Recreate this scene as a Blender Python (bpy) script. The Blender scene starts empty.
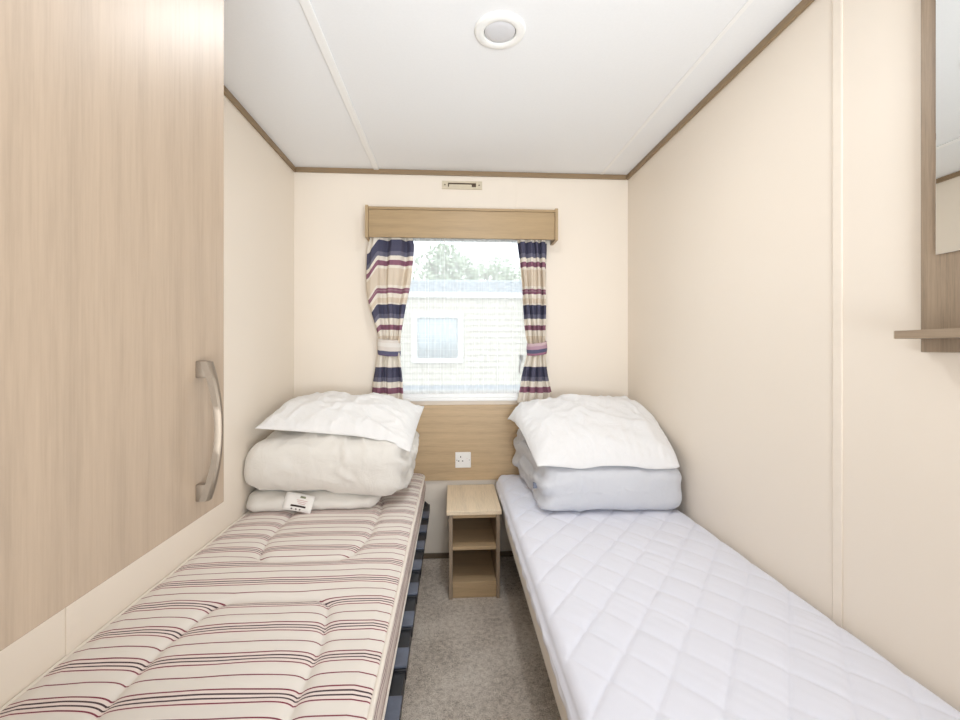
import bpy, bmesh, math, random
import numpy as np
from mathutils import Vector, noise, Matrix
from mathutils.bvhtree import BVHTree

S = bpy.context.scene
COL = S.collection
PI = math.pi
random.seed(4)

# room, metres: x across, y from the viewer to the window, z up
XL, XR, YB, ZC = -0.864, 0.995, 2.48, 2.147
YN = -1.0

# ------------------------------------------------------------------ helpers
def props(o, label=None, cat=None, group=None, kind=None):
    for k, v in (('label', label), ('category', cat), ('group', group), ('kind', kind)):
        if v:
            o[k] = v
    return o

def root(name, loc, label, cat, group=None, kind=None):
    o = bpy.data.objects.new(name, None)
    o.empty_display_size = .05
    COL.objects.link(o)
    o.location = loc
    return props(o, label, cat, group, kind)

def wloc(o):
    v = Vector((0, 0, 0))
    while o is not None:
        v += o.location
        o = o.parent
    return v

class MB:
    """collects shapes in world coordinates, links them as one mesh object"""
    def __init__(self):
        self.bm = bmesh.new()
        self.uv = None
    def box(self, x0, x1, y0, y1, z0, z1, r=0, seg=2):
        t = bmesh.new()
        bmesh.ops.create_cube(t, size=1)
        for v in t.verts:
            v.co = Vector(((x0+x1)/2 + v.co.x*(x1-x0), (y0+y1)/2 + v.co.y*(y1-y0), (z0+z1)/2 + v.co.z*(z1-z0)))
        if r:
            bmesh.ops.bevel(t, geom=list(t.edges), offset=r, segments=seg, affect='EDGES', profile=.5)
        self.merge(t)
        return self
    def merge(self, t):
        m = bpy.data.meshes.new('tmp')
        t.to_mesh(m)
        self.bm.from_mesh(m)
        bpy.data.meshes.remove(m)
        t.free()
    def cyl(self, p, q, r0, r1=None, n=24, cap=True):
        p, q = Vector(p), Vector(q)
        d = q-p
        t = bmesh.new()
        bmesh.ops.create_cone(t, cap_ends=cap, segments=n, radius1=r0, radius2=r0 if r1 is None else r1, depth=d.length)
        rot = Vector((0, 0, 1)).rotation_difference(d).to_matrix().to_4x4()
        bmesh.ops.transform(t, matrix=Matrix.Translation((p+q)/2) @ rot, verts=t.verts)
        self.merge(t)
        return self
    def tube(self, pts, r, n=8, closed=False, sx=1, sy=1):
        pts = [Vector(p) for p in pts]
        N = len(pts)
        up = None
        rings = []
        for i, p in enumerate(pts):
            a = pts[(i-1) % N] if (closed or i > 0) else p
            b = pts[(i+1) % N] if (closed or i < N-1) else p
            d = (b-a).normalized()
            if up is None:
                up = Vector((0, 0, 1)) if abs(d.z) < .9 else Vector((0, 1, 0))
            s = d.cross(up).normalized()
            up = s.cross(d).normalized()
            rr = r[i] if isinstance(r, (list, tuple)) else r
            rings.append([self.bm.verts.new(p + (s*math.cos(2*PI*k/n)*sx + up*math.sin(2*PI*k/n)*sy)*rr) for k in range(n)])
        for i in range(N if closed else N-1):
            A, B = rings[i], rings[(i+1) % N]
            for k in range(n):
                self.bm.faces.new((A[k], A[(k+1) % n], B[(k+1) % n], B[k]))
        if not closed:
            self.bm.faces.new(rings[0][::-1])
            self.bm.faces.new(rings[-1])
        return self
    def lathe(self, c, prof, n=48, axis='z'):
        rings = []
        for r, h in prof:
            ring = []
            for k in range(n):
                a = 2*PI*k/n
                ring.append(self.bm.verts.new((c[0]+r*math.cos(a), c[1]+r*math.sin(a), c[2]+h)))
            rings.append(ring)
        for A, B in zip(rings, rings[1:]):
            for k in range(n):
                self.bm.faces.new((A[k], A[(k+1) % n], B[(k+1) % n], B[k]))
        for R in (rings[0], rings[-1]):
            self.bm.faces.new(R)
        return self
    def prism(self, poly, axis, a, b):
        """poly of 2D points extruded along axis from a to b"""
        def P(u, v, w):
            return {'x': (w, u, v), 'y': (u, w, v), 'z': (u, v, w)}[axis]
        A = [self.bm.verts.new(P(u, v, a)) for u, v in poly]
        B = [self.bm.verts.new(P(u, v, b)) for u, v in poly]
        n = len(poly)
        for k in range(n):
            self.bm.faces.new((A[k], A[(k+1) % n], B[(k+1) % n], B[k]))
        self.bm.faces.new(A[::-1])
        self.bm.faces.new(B)
        return self
    def build(self, name, mat, parent=None, smooth=False, loc=None):
        bmesh.ops.recalc_face_normals(self.bm, faces=self.bm.faces)
        me = bpy.data.meshes.new(name)
        o = bpy.data.objects.new(name, me)
        COL.objects.link(o)
        if loc is not None and parent is None:
            o.location = loc
        if parent is not None:
            o.parent = parent
        off = wloc(o)
        for v in self.bm.verts:
            v.co -= off
        self.bm.to_mesh(me)
        self.bm.free()
        for m in (mat if isinstance(mat, (list, tuple)) else [mat]):
            me.materials.append(m)
        if smooth:
            me.shade_smooth() if smooth is True else me.shade_auto_smooth(angle=smooth) if hasattr(me, 'shade_auto_smooth') else sharp(me, smooth)
        return o

def sharp(me, ang):
    me.shade_smooth()
    b = bmesh.new()
    b.from_mesh(me)
    for e in b.edges:
        if len(e.link_faces) == 2 and e.calc_face_angle(0) > ang:
            e.smooth = False
    b.to_mesh(me)
    b.free()

def raw(name, V, F, mat, parent=None, loc=None, uv=None, smooth=True, midx=None):
    """V world coordinates (n,3), F faces, uv per vertex"""
    me = bpy.data.meshes.new(name)
    o = bpy.data.objects.new(name, me)
    COL.objects.link(o)
    if parent is not None:
        o.parent = parent
    elif loc is not None:
        o.location = loc
    off = np.array(wloc(o))
    me.from_pydata((np.asarray(V)-off).tolist(), [], [tuple(int(i) for i in f) for f in F])
    for m in (mat if isinstance(mat, (list, tuple)) else [mat]):
        me.materials.append(m)
    if midx is not None:
        me.polygons.foreach_set('material_index', np.asarray(midx, dtype=np.int32))
    if uv is not None:
        l = me.uv_layers.new(name='UVMap')
        idx = np.empty(len(me.loops), dtype=np.int32)
        me.loops.foreach_get('vertex_index', idx)
        l.data.foreach_set('uv', np.asarray(uv, dtype=np.float32)[idx].ravel())
    me.validate()
    bm = bmesh.new()
    bm.from_mesh(me)
    bmesh.ops.recalc_face_normals(bm, faces=bm.faces)
    bm.to_mesh(me)
    bm.free()
    if smooth:
        me.shade_smooth()
    return o

def gridfaces(ny, nx, base=0):
    F = []
    for j in range(ny):
        for i in range(nx):
            a = base + j*(nx+1)+i
            F.append((a, a+1, a+nx+2, a+nx+1))
    return F

def fbm(x, y, z=0, oct=3, lac=2.1, gain=.5):
    s, a = 0, 1
    for k in range(oct):
        s += a*noise.noise(Vector((x, y, z+7.3*k)))
        x, y, z, a = x*lac, y*lac, z*lac, a*gain
    return s

def sst(a, b, x):
    t = np.clip((x-a)/(b-a), 0, 1)
    return t*t*(3-2*t)

# ------------------------------------------------------------------ materials
class NT:
    def __init__(self, name, rough=.6, spec=.4, metallic=0):
        self.m = bpy.data.materials.new(name)
        self.m.use_nodes = True
        self.t = self.m.node_tree
        self.b = self.t.nodes['Principled BSDF']
        self.b.inputs['Roughness'].default_value = rough
        self.b.inputs['Specular IOR Level'].default_value = spec
        self.b.inputs['Metallic'].default_value = metallic
    def n(self, typ, **kw):
        nd = self.t.nodes.new(typ)
        for k, v in kw.items():
            if k in ('operation', 'blend_type', 'data_type', 'wave_type', 'bands_direction', 'wave_profile', 'noise_dimensions', 'feature', 'interpolation_type'):
                setattr(nd, k, v)
            else:
                nd.inputs[k].default_value = v
        return nd
    def l(self, a, b):
        self.t.links.new(a, b)
    def coord(self, scale=(1, 1, 1), which='Object'):
        tc = self.n('ShaderNodeTexCoord')
        mp = self.n('ShaderNodeMapping')
        mp.inputs['Scale'].default_value = scale
        self.l(tc.outputs[which], mp.inputs['Vector'])
        return mp.outputs['Vector']
    def noise(self, vec, scale, detail=3, rough=.5, dist=0):
        nd = self.n('ShaderNodeTexNoise', Scale=scale, Detail=detail, Roughness=rough, Distortion=dist)
        self.l(vec, nd.inputs['Vector'])
        return nd.outputs['Fac']
    def ramp(self, fac, stops, interp='LINEAR'):
        nd = self.n('ShaderNodeValToRGB')
        cr = nd.color_ramp
        cr.interpolation = interp
        cr.elements.remove(cr.elements[1])
        for k, (p, c) in enumerate(stops):
            if k == 0:
                e = cr.elements[0]
                e.position = p
            else:
                e = cr.elements.new(p)
            e.color = (*c, 1) if len(c) == 3 else c
        self.l(fac, nd.inputs['Fac'])
        return nd.outputs['Color']
    def math(self, op, a, b=None, c=None):
        nd = self.n('ShaderNodeMath', operation=op)
        for k, v in enumerate((a, b, c)):
            if v is None:
                continue
            if isinstance(v, (int, float)):
                nd.inputs[k].default_value = v
            else:
                self.l(v, nd.inputs[k])
        return nd.outputs[0]
    def mix(self, fac, a, b, mode='MIX'):
        nd = self.n('ShaderNodeMix', data_type='RGBA', blend_type=mode)
        for s, v in ((nd.inputs[0], fac), (nd.inputs[6], a), (nd.inputs[7], b)):
            if isinstance(v, (int, float)):
                s.default_value = v
            elif isinstance(v, tuple):
                s.default_value = (*v, 1)
            else:
                self.l(v, s)
        return nd.outputs[2]
    def bump(self, h, strength=.3, dist=.002):
        nd = self.n('ShaderNodeBump', Strength=strength, Distance=dist)
        self.l(h, nd.inputs['Height'])
        self.l(nd.outputs['Normal'], self.b.inputs['Normal'])
    def col(self, c):
        if isinstance(c, tuple):
            self.b.inputs['Base Color'].default_value = (*c, 1)
        else:
            self.l(c, self.b.inputs['Base Color'])

def plain(name, c, rough=.5, spec=.4, metallic=0, var=.04, nscale=40, bump=0, bdist=.001):
    t = NT(name, rough, spec, metallic)
    v = t.coord()
    nz = t.noise(v, nscale, 4)
    t.col(t.ramp(nz, [(.3, tuple(max(0, k*(1-var)) for k in c)), (.7, tuple(min(1, k*(1+var)) for k in c))]))
    if bump:
        t.bump(nz, bump, bdist)
    return t.m

def wood(name, base, axis='z', contrast=.16, rough=.38, spec=.4, scale=1.0):
    """pale oak effect: fine stretched grain plus broad cathedral figure along axis"""
    t = NT(name, rough, spec)
    st = {'x': (.06, 1, 1), 'y': (1, .06, 1), 'z': (1, 1, .06)}[axis]
    v = t.coord(tuple(k*scale for k in st))
    broad = t.noise(v, 16, 4, .6, .9)
    fine = t.noise(v, 190, 5, .7, .2)
    st2 = {'x': (.02, 1, 1), 'y': (1, .02, 1), 'z': (1, 1, .02)}[axis]
    v2 = t.coord(tuple(k*scale for k in st2))
    pore = t.noise(v2, 420, 2, .6)
    w = t.n('ShaderNodeTexWave', Scale=7, Distortion=9, Detail=3)
    w.bands_direction = {'x': 'Z', 'y': 'Z', 'z': 'Y'}[axis]
    w.inputs['Detail Scale'].default_value = 1.2
    t.l(v, w.inputs['Vector'])
    k = t.math('ADD', t.math('MULTIPLY', broad, .34), t.math('MULTIPLY', fine, .40))
    k = t.math('ADD', k, t.math('MULTIPLY', w.outputs['Fac'], .07))
    k = t.math('ADD', k, t.math('MULTIPLY', pore, .19))
    d = tuple(c*(1-contrast*1.5) for c in base)
    li = tuple(min(1, c*(1+contrast)) for c in base)
    t.col(t.ramp(k, [(.32, d), (.5, base), (.68, li)]))
    t.bump(fine, .08, .0006)
    return t.m

def fabric(name, c, rough=.9, weave=900, bump=.25, sheen=.3, soft=0, wr=0):
    t = NT(name, rough, .15)
    t.b.inputs['Sheen Weight'].default_value = sheen
    v = t.coord()
    nz = t.noise(v, weave, 2)
    t.col(t.mix(nz, tuple(k*.95 for k in c), tuple(min(1, k*1.03) for k in c)))
    h = nz
    if wr:
        f = t.noise(v, wr, 4, .55, .8)
        h = t.math('ADD', t.math('MULTIPLY', nz, .1), t.math('MULTIPLY', f, 1.0))
        t.bump(h, .45, .012)
    else:
        t.bump(h, bump, .0008)
    return t.m

WALL = (.825, .75, .655)
M = {}
def wallmat():
    t = NT('cream_wallboard', .42, .35)
    v = t.coord()
    a = t.noise(v, 260, 3)
    b = t.noise(v, 3, 2)
    c = t.mix(b, tuple(k*.985 for k in WALL), tuple(k*1.015 for k in WALL))
    c = t.mix(t.math('MULTIPLY', a, .06), c, tuple(k*.8 for k in WALL))
    t.col(c)
    t.bump(a, .10, .0006)
    return t.m
M['wall'] = wallmat()
M['ceiling'] = plain('white_ceiling_board', (.80, .81, .82), .6, .25, var=.01, nscale=120, bump=.06)
M['batten'] = plain('white_cover_strip', (.84, .84, .83), .45, .35, var=.01)
M['cream_strip'] = plain('cream_cover_strip', (.825, .75, .655), .4, .4, var=.015)
M['trim'] = wood('brown_wood_trim', (.27, .19, .11), 'y', .12, .45)
M['trim_x'] = wood('brown_wood_trim_crosswise', (.27, .19, .11), 'x', .12, .45)
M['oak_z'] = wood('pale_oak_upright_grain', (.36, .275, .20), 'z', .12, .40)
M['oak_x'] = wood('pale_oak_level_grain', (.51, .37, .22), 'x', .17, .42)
M['oak_y'] = wood('lightened_oak_lengthwise_grain', (.82, .68, .50), 'y', .15, .42)  # bedside top: window reflection put into the colour as lighter oak
M['oak_mirror'] = wood('mid_oak_upright_grain', (.31, .235, .165), 'z', .28, .42)
M['oak_shelf'] = wood('mid_oak_lengthwise_grain', (.31, .235, .165), 'y', .25, .45)
M['pale_edge'] = plain('pale_board_edge', (.66, .58, .46), .5, .3)
M['nickel'] = plain('satin_nickel', (.30, .25, .20), .6, .5, 1.0, var=.03, nscale=200)
M['plastic'] = plain('white_plastic', (.84, .84, .82), .35, .5, var=.01)
M['socket'] = plain('white_socket_plastic', (.86, .85, .83), .3, .5, var=.01)
M['upvc'] = plain('white_window_plastic', (.86, .86, .86), .3, .5, var=.01)
M['dark'] = plain('painted_hole_shade', (.02, .018, .016), .7, .2)
M['black'] = plain('black_plastic', (.02, .02, .022), .4, .5)
M['grey_metal'] = plain('grey_lever', (.42, .43, .44), .4, .5, .6)
M['vent'] = plain('cream_vent_plastic', (.62, .55, .42), .45, .4)
M['ventbrown'] = plain('brown_vent_slide', (.10, .065, .04), .5, .4)
M['frame_metal'] = plain('dark_bed_metal', (.016, .017, .021), .45, .5, .2, var=.1)
M['slat'] = plain('blue_grey_slat', (.085, .10, .14), .42, .5, 0, var=.18, nscale=25)
M['pillow'] = fabric('white_pillow_cotton', (.80, .795, .79), wr=22)
M['duvet_warm'] = fabric('off_white_duvet', (.74, .715, .67), wr=16)
M['duvet_cool'] = fabric('cool_white_duvet', (.62, .635, .68), wr=14)
M['pillow_cool'] = fabric('bright_white_pillow', (.79, .79, .80), wr=18)
M['protector'] = fabric('cool_white_quilted_cotton', (.72, .735, .82), wr=0, bump=.2)
M['piping'] = fabric('cream_piping', (.80, .74, .66), weave=500)
M['tag'] = plain('white_label_tape', (.82, .80, .77), .7, .2, var=.01)
M['tag_grey'] = plain('grey_blue_tag', (.20, .22, .28), .7, .2)
M['skirting'] = wood('dark_brown_trim', (.13, .095, .06), 'x', .12, .5)
M['ink'] = plain('dark_label_ink', (.045, .03, .03), .7, .2)
M['pink_ink'] = plain('pink_label_ink', (.62, .42, .42), .7, .2)
M['green_ink'] = plain('grey_green_label_ink', (.22, .24, .16), .7, .2)

def carpet():
    t = NT('beige_fleck_carpet', .95, .1)
    v = t.coord()
    a = t.noise(v, 260, 4, .7)
    b = t.noise(v, 55, 3, .6)
    c = t.noise(v, 5, 3, .5)
    k = t.math('ADD', t.math('MULTIPLY', a, .62), t.math('ADD', t.math('MULTIPLY', b, .22), t.math('MULTIPLY', c, .16)))
    t.col(t.ramp(k, [(.40, (.28, .235, .19)), (.5, (.74, .65, .56)), (.60, (.95, .89, .81))]))
    t.bump(a, .8, .006)
    return t.m
M['carpet'] = carpet()

CREAM = (.76, .715, .665)
def ticking():
    """cream mattress ticking: burgundy and dark woven stripes across the bed, repeating along it"""
    t = NT('striped_mattress_ticking', .85, .15)
    tc = t.n('ShaderNodeTexCoord')
    sp = t.n('ShaderNodeSeparateXYZ')
    t.l(tc.outputs['Object'], sp.inputs[0])
    y = sp.outputs['Y']
    fr = t.math('FRACT', t.math('ADD', t.math('DIVIDE', y, .108), 20.0 + .223))
    red, dk, band = (.20, .022, .05), (.06, .03, .038), (.78, .68, .64)
    s = [(0, CREAM)]
    def line(p, w, c, after):
        s.append((p-w/2, c)); s.append((p+w/2, after))
    line(.06, .03, red, CREAM)
    s.append((.362, band))
    line(.40, .032, red, band)
    line(.505, .036, dk, band)
    line(.60, .036, dk, band)
    line(.71, .034, red, band)
    s.append((.73, CREAM))
    c = t.ramp(fr, s, 'CONSTANT')
    nz = t.noise(t.coord(), 600, 2)
    t.col(t.mix(t.math('MULTIPLY', nz, .08), c, (.6, .55, .5)))
    t.bump(nz, .2, .0008)
    return t.m
M['ticking'] = ticking()
def border():
    t = NT('striped_mattress_border', .85, .15)
    tc = t.n('ShaderNodeTexCoord')
    sp = t.n('ShaderNodeSeparateXYZ')
    t.l(tc.outputs['Object'], sp.inputs[0])
    wob = t.noise(t.coord((1, 6, 1)), 2.5, 2)
    z = t.math('ADD', sp.outputs['Z'], t.math('MULTIPLY', wob, .012))
    fr = t.math('FRACT', t.math('ADD', t.math('DIVIDE', z, .042), 9.0))
    c, md, dk = (.70, .62, .58), (.36, .24, .25), (.24, .13, .15)
    t.col(t.ramp(fr, [(0, c), (.2, md), (.27, c), (.40, dk), (.46, c), (.58, md), (.66, c), (.84, (.5, .40, .40)), (.9, c)], 'CONSTANT'))
    t.bump(t.noise(t.coord(), 45, 3), .35, .004)
    return t.m
M['border'] = border()

def curtain_mat():
    t = NT('striped_curtain_cotton', .85, .15)
    uvn = t.n('ShaderNodeUVMap')
    sp = t.n('ShaderNodeSeparateXYZ')
    t.l(uvn.outputs['UV'], sp.inputs[0])
    cream, beige, navy, nav2, bur, bur2 = (.91, .86, .78), (.80, .71, .59), (.055, .06, .135), (.17, .17, .25), (.30, .115, .19), (.42, .24, .29)
    # v = metres below z 1.78
    rows = [(0, cream), (.036, navy), (.098, nav2), (.122, cream), (.146, bur), (.174, cream), (.190, beige), (.278, cream),
            (.294, bur), (.303, bur2), (.311, bur), (.321, cream), (.345, beige), (.372, cream), (.38, navy), (.432, nav2), (.455, cream), (.492, bur), (.519, cream),
            (.55, beige), (.64, cream), (.718, navy), (.772, nav2), (.793, cream), (.825, bur), (.858, cream)]
    fac = t.math('MULTIPLY', sp.outputs['Y'], 1.0)
    c = t.ramp(fac, rows, 'CONSTANT')
    nz = t.noise(t.coord((1, 1, .2)), 900, 2)
    c = t.mix(t.math('MULTIPLY', nz, .2), c, (.6, .55, .5))
    t.col(c)
    t.bump(nz, .15, .0006)
    # thin cotton lets some daylight through
    tr = t.n('ShaderNodeBsdfTranslucent')
    t.l(c, tr.inputs['Color'])
    mx = t.n('ShaderNodeMixShader')
    mx.inputs[0].default_value = .35
    out = t.t.nodes['Material Output']
    t.l(t.b.outputs[0], mx.inputs[1]); t.l(tr.outputs[0], mx.inputs[2]); t.l(mx.outputs[0], out.inputs['Surface'])
    return t.m
M['curtain'] = curtain_mat()

def net_mat():
    t = NT('sheer_net', .9, .1)
    t.b.inputs['Base Color'].default_value = (.9, .9, .9, 1)
    v = t.coord((1, .0, .004))
    a = t.noise(v, 95, 2, .7)
    b = t.noise(v, 330, 2, .6)
    al = t.ramp(a, [(.30, (.60,)*3), (.50, (.56,)*3), (.58, (.60,)*3), (.63, (.84,)*3), (.67, (.60,)*3)])
    al = t.math('ADD', al, t.math('MULTIPLY', t.math('SUBTRACT', b, .5), .35))
    vz = t.coord((.004, 0, 1))
    h = t.noise(vz, 130, 2, .6)
    al = t.math('ADD', al, t.ramp(h, [(.58, (0,)*3), (.64, (.08,)*3)]))
    tp = t.n('ShaderNodeBsdfTransparent')
    df = t.n('ShaderNodeBsdfDiffuse'); df.inputs['Color'].default_value = (.65, .645, .635, 1)
    tl = t.n('ShaderNodeBsdfTranslucent'); tl.inputs['Color'].default_value = (.65, .645, .635, 1)
    m1 = t.n('ShaderNodeMixShader'); m1.inputs[0].default_value = .6
    t.l(df.outputs[0], m1.inputs[1]); t.l(tl.outputs[0], m1.inputs[2])
    m2 = t.n('ShaderNodeMixShader')
    t.l(al, m2.inputs[0]); t.l(tp.outputs[0], m2.inputs[1]); t.l(m1.outputs[0], m2.inputs[2])
    t.l(m2.outputs[0], t.t.nodes['Material Output'].inputs['Surface'])
    return t.m
M['net'] = net_mat()

def glass_mat():
    t = NT('window_glass', .05, .5)
    tp = t.n('ShaderNodeBsdfTransparent'); tp.inputs['Color'].default_value = (.96, .98, .98, 1)
    gl = t.n('ShaderNodeBsdfGlossy'); gl.inputs['Roughness'].default_value = .02
    fr = t.n('ShaderNodeFresnel'); fr.inputs['IOR'].default_value = 1.12
    mx = t.n('ShaderNodeMixShader')
    t.l(fr.outputs[0], mx.inputs[0]); t.l(tp.outputs[0], mx.inputs[1]); t.l(gl.outputs[0], mx.inputs[2])
    t.l(mx.outputs[0], t.t.nodes['Material Output'].inputs['Surface'])
    return t.m
M['glass'] = glass_mat()
M['mirror'] = plain('mirror_silver', (.86, .88, .88), .015, .5, 1.0, var=0)
M['lens'] = plain('frosted_lamp_glass', (.62, .62, .64), .25, .5, var=.01)
M['siding'] = plain('cream_cladding', (.54, .50, .44), .5, .3, var=.02, nscale=4)
M['roof_grey'] = plain('blue_grey_roof', (.30, .34, .40), .5, .3, var=.05, nscale=6)
M['white_ext'] = plain('white_outdoor_plastic', (.70, .70, .70), .4, .4, var=.01)
M['ext_glass'] = plain('grey_blue_window_glass', (.20, .26, .31), .25, .3, var=.04, nscale=3)
M['ext_curtain'] = plain('pale_blue_curtain', (.42, .48, .54), .8, .2)
M['leaf'] = plain('green_leaves', (.36, .43, .31), .6, .3, var=.2, nscale=3)
M['bark'] = plain('brown_bark', (.12, .085, .06), .9, .1, var=.3, nscale=8)
M['gravel'] = plain('pale_gravel', (.30, .30, .28), .95, .1, var=.25, nscale=60)

# ------------------------------------------------------------------ setting
def struct(name, mb, mat, label, cat, loc=None, smooth=False):
    o = mb.build(name, mat, None, smooth, loc)
    return props(o, label, cat, None, 'structure')

T = .06
struct('floor', MB().box(XL-T, XR+T, YN, YB+T, -.05, 0), M['carpet'], 'beige flecked carpet floor between and under the two beds', 'floor', (0, 0, 0))
struct('ceiling', MB().box(XL-T, XR+T, YN, YB+T, ZC, ZC+.05), M['ceiling'], 'flat white panelled ceiling of the small bedroom', 'ceiling', (0, 0, ZC))
struct('wall_left', MB().box(XL-T, XL, YN, YB, 0, ZC), M['wall'], 'plain cream wall behind the wooden cupboard, beside the striped bed', 'wall', (XL, 0, 0))
struct('wall_right', MB().box(XR, XR+T, YN, YB, 0, ZC), M['wall'], 'plain cream wall beside the white quilted bed', 'wall', (XR, 0, 0))
struct('wall_front', MB().box(XL-T, XR+T, YN-T, YN, 0, ZC), M['wall'], 'cream wall opposite the window', 'wall', (0, YN, 0))
WX0, WX1, WZ0, WZ1 = -.37, .48, .885, 1.80
wb = MB()
wb.box(XL-T, WX0, YB, YB+T, 0, ZC).box(WX1, XR+T, YB, YB+T, 0, ZC)
wb.box(WX0, WX1, YB, YB+T, 0, WZ0).box(WX0, WX1, YB, YB+T, WZ1, ZC)
struct('wall_back', wb, M['wall'], 'cream end wall holding the window with its wooden pelmet', 'wall', (0, YB, 0))

def trim(n, mb, mat, label):
    return struct('trim_%d' % n, mb, mat, label, 'trim')
tz, tt = .027, .012
trim(1, MB().box(XL, XL+tt, YN, YB, ZC-tz, ZC, .003), M['trim'], 'narrow brown trim where the cupboard-side wall meets the ceiling')
trim(2, MB().box(XR-tt, XR, YN, YB, ZC-tz, ZC, .003), M['trim'], 'narrow brown trim where the mirror-side wall meets the ceiling')
trim(3, MB().box(XL+tt, XR-tt, YB-tt, YB, ZC-tz, ZC, .003), M['trim_x'], 'narrow brown trim along the top of the window wall')
trim(4, MB().box(-.434, -.404, YN, YB-tt, ZC-.007, ZC, .003), M['batten'], 'white joint strip on the ceiling on the cupboard side')
trim(5, MB().box(.832, .848, YN, YB-tt, ZC-.002, ZC, .0008), M['batten'], 'faint thin white joint line on the ceiling near the mirror wall')
trim(6, MB().box(XR-.0035, XR, 1.079, 1.108, 0, ZC-tz, .003), M['cream_strip'], 'upright cream joint strip on the wall before the mirror')
trim(7, MB().box(XL, XL+.003, 1.047, 1.085, 0, ZC-tz, .0012), M['cream_strip'], 'upright cream joint strip under the cupboard beside the striped mattress')
trim(8, MB().box(.3565, .3595, YB-.0012, YB, 1.9, ZC-tz, 0), M['cream_strip'], 'hairline upright panel joint above the pelmet')
struct('baseboard_back', MB().box(XL, XR, YB-.012, YB, 0, .028, .003), M['skirting'], 'low brown skirting under the headboard at the window wall', 'baseboard')

# window
wf = MB()
fw = .042
wf.box(WX0, WX0+fw, YB+.004, YB+.05, WZ0, WZ1, .004).box(WX1-fw, WX1, YB+.004, YB+.05, WZ0, WZ1, .004)
wf.box(WX0+fw, WX1-fw, YB+.004, YB+.05, WZ0, WZ0+fw, .004).box(WX0+fw, WX1-fw, YB+.004, YB+.05, WZ1-.034, WZ1, .004)
win = struct('window_1', wf, M['upvc'], 'white framed window behind the net curtain', 'window', (.055, YB, WZ0))
MB().box(WX0+fw-.006, WX1-fw+.006, YB+.024, YB+.03, WZ0+fw-.006, WZ1-.03).build('window_pane', M['glass'], win)
MB().box(WX0-.03, WX1+.03, YB-.022, YB+.01, WZ0-.014, WZ0+.004, .003).build('window_sill', M['upvc'], win)
MB().box(.372, .392, YB-.012, YB+.006, 1.098, 1.128, .004).build('window_catch', M['black'], win)
MB().tube([(.383, YB-.012, 1.112), (.376, YB-.015, 1.09), (.371, YB-.013, 1.06), (.370, YB-.011, 1.025)], [.006, .006, .005, .004], 10).build('window_lever', M['grey_metal'], win, True)

# ------------------------------------------------------------------ cupboard above the foot of the striped bed
CX = -.34
cr = root('wardrobe_cupboard', (-.60, .2, .935), 'large pale oak cupboard overhanging the foot of the striped mattress', 'cupboard')
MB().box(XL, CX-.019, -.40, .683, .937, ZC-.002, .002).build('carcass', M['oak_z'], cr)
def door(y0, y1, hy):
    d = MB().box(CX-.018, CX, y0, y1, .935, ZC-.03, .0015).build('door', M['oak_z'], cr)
    # bowed bar handle with a square foot at each end
    h = MB()
    N = 22
    ztop, zbot = 1.146, .961
    rings = []
    for i in range(N+1):
        s = i/N
        z = ztop + (zbot-ztop)*s
        bow = CX + .007 + .0205*math.sin(PI*min(1, max(0, .06+.9*s)))**.8
        hw = .0078 - .0036*math.sin(PI*s)
        th = .0042 + .0012*abs(2*s-1)
        rings.append([h.bm.verts.new(q) for q in ((bow-th, hy-hw, z), (bow+th*.5, hy-hw*.95, z), (bow+th, hy-hw*.5, z), (bow+th, hy+hw*.5, z), (bow+th*.5, hy+hw*.95, z), (bow-th, hy+hw, z))])
    for A, B in zip(rings, rings[1:]):
        for k in range(6):
            h.bm.faces.new((A[k], A[(k+1) % 6], B[(k+1) % 6], B[k]))
    h.bm.faces.new(rings[0]); h.bm.faces.new(rings[-1])
    for z0, z1 in ((1.124, 1.147), (.960, .983)):
        h.box(CX-.001, CX+.0145, hy-.006, hy+.006, z0, z1, .002)
    o = h.build('handle', M['nickel'], d, math.radians(40))
    o['label'] = 'satin metal bow handle'
door(.187, .6845, .616)
door(-.398, .183, -.31)

# ------------------------------------------------------------------ mirror board with shelf
mr = root('wall_mirror', (XR, .6, 1.15), 'mirror on an oak board with a small shelf, fixed to the cream wall', 'mirror')
MB().box(XR-.016, XR, .30, .876, 1.155, 2.06, .0015).build('backboard', M['oak_mirror'], mr)
MB().box(XR-.0205, XR-.0165, .345, .843, 1.352, 2.02, .001).build('mirror_glass', M['mirror'], mr)
sh = MB().box(XR-.077, XR-.0165, .30, .874, 1.183, 1.200, .001).build('shelf', M['oak_shelf'], mr)
MB().box(XR-.077, XR-.0165, .8742, .8752, 1.1832, 1.1998, 0).build('edge_strip', M['pale_edge'], sh)

# ------------------------------------------------------------------ ceiling lamp
lx, ly = .145, 1.37
lr = root('ceiling_light', (lx, ly, ZC), 'round white recessed downlight in the ceiling', 'ceiling light')
MB().lathe((lx, ly, ZC), [(.079, 0), (.079, -.004), (.076, -.008), (.066, -.011), (.054, -.011), (.050, -.009), (.049, -.0005)]).build('rim', M['plastic'], lr, math.radians(35))
MB().lathe((lx, ly, ZC), [(.0475, -.0006), (.0475, -.006), (.044, -.0085), (.03, -.0105), (.012, -.0115), (.002, -.0118)]).build('lens', M['lens'], lr, math.radians(50))
MB().lathe((lx, ly, ZC), [(.0489, -.0006), (.0489, -.0042), (.0477, -.0042), (.0477, -.0006)]).build('gasket', M['black'], lr)

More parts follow.
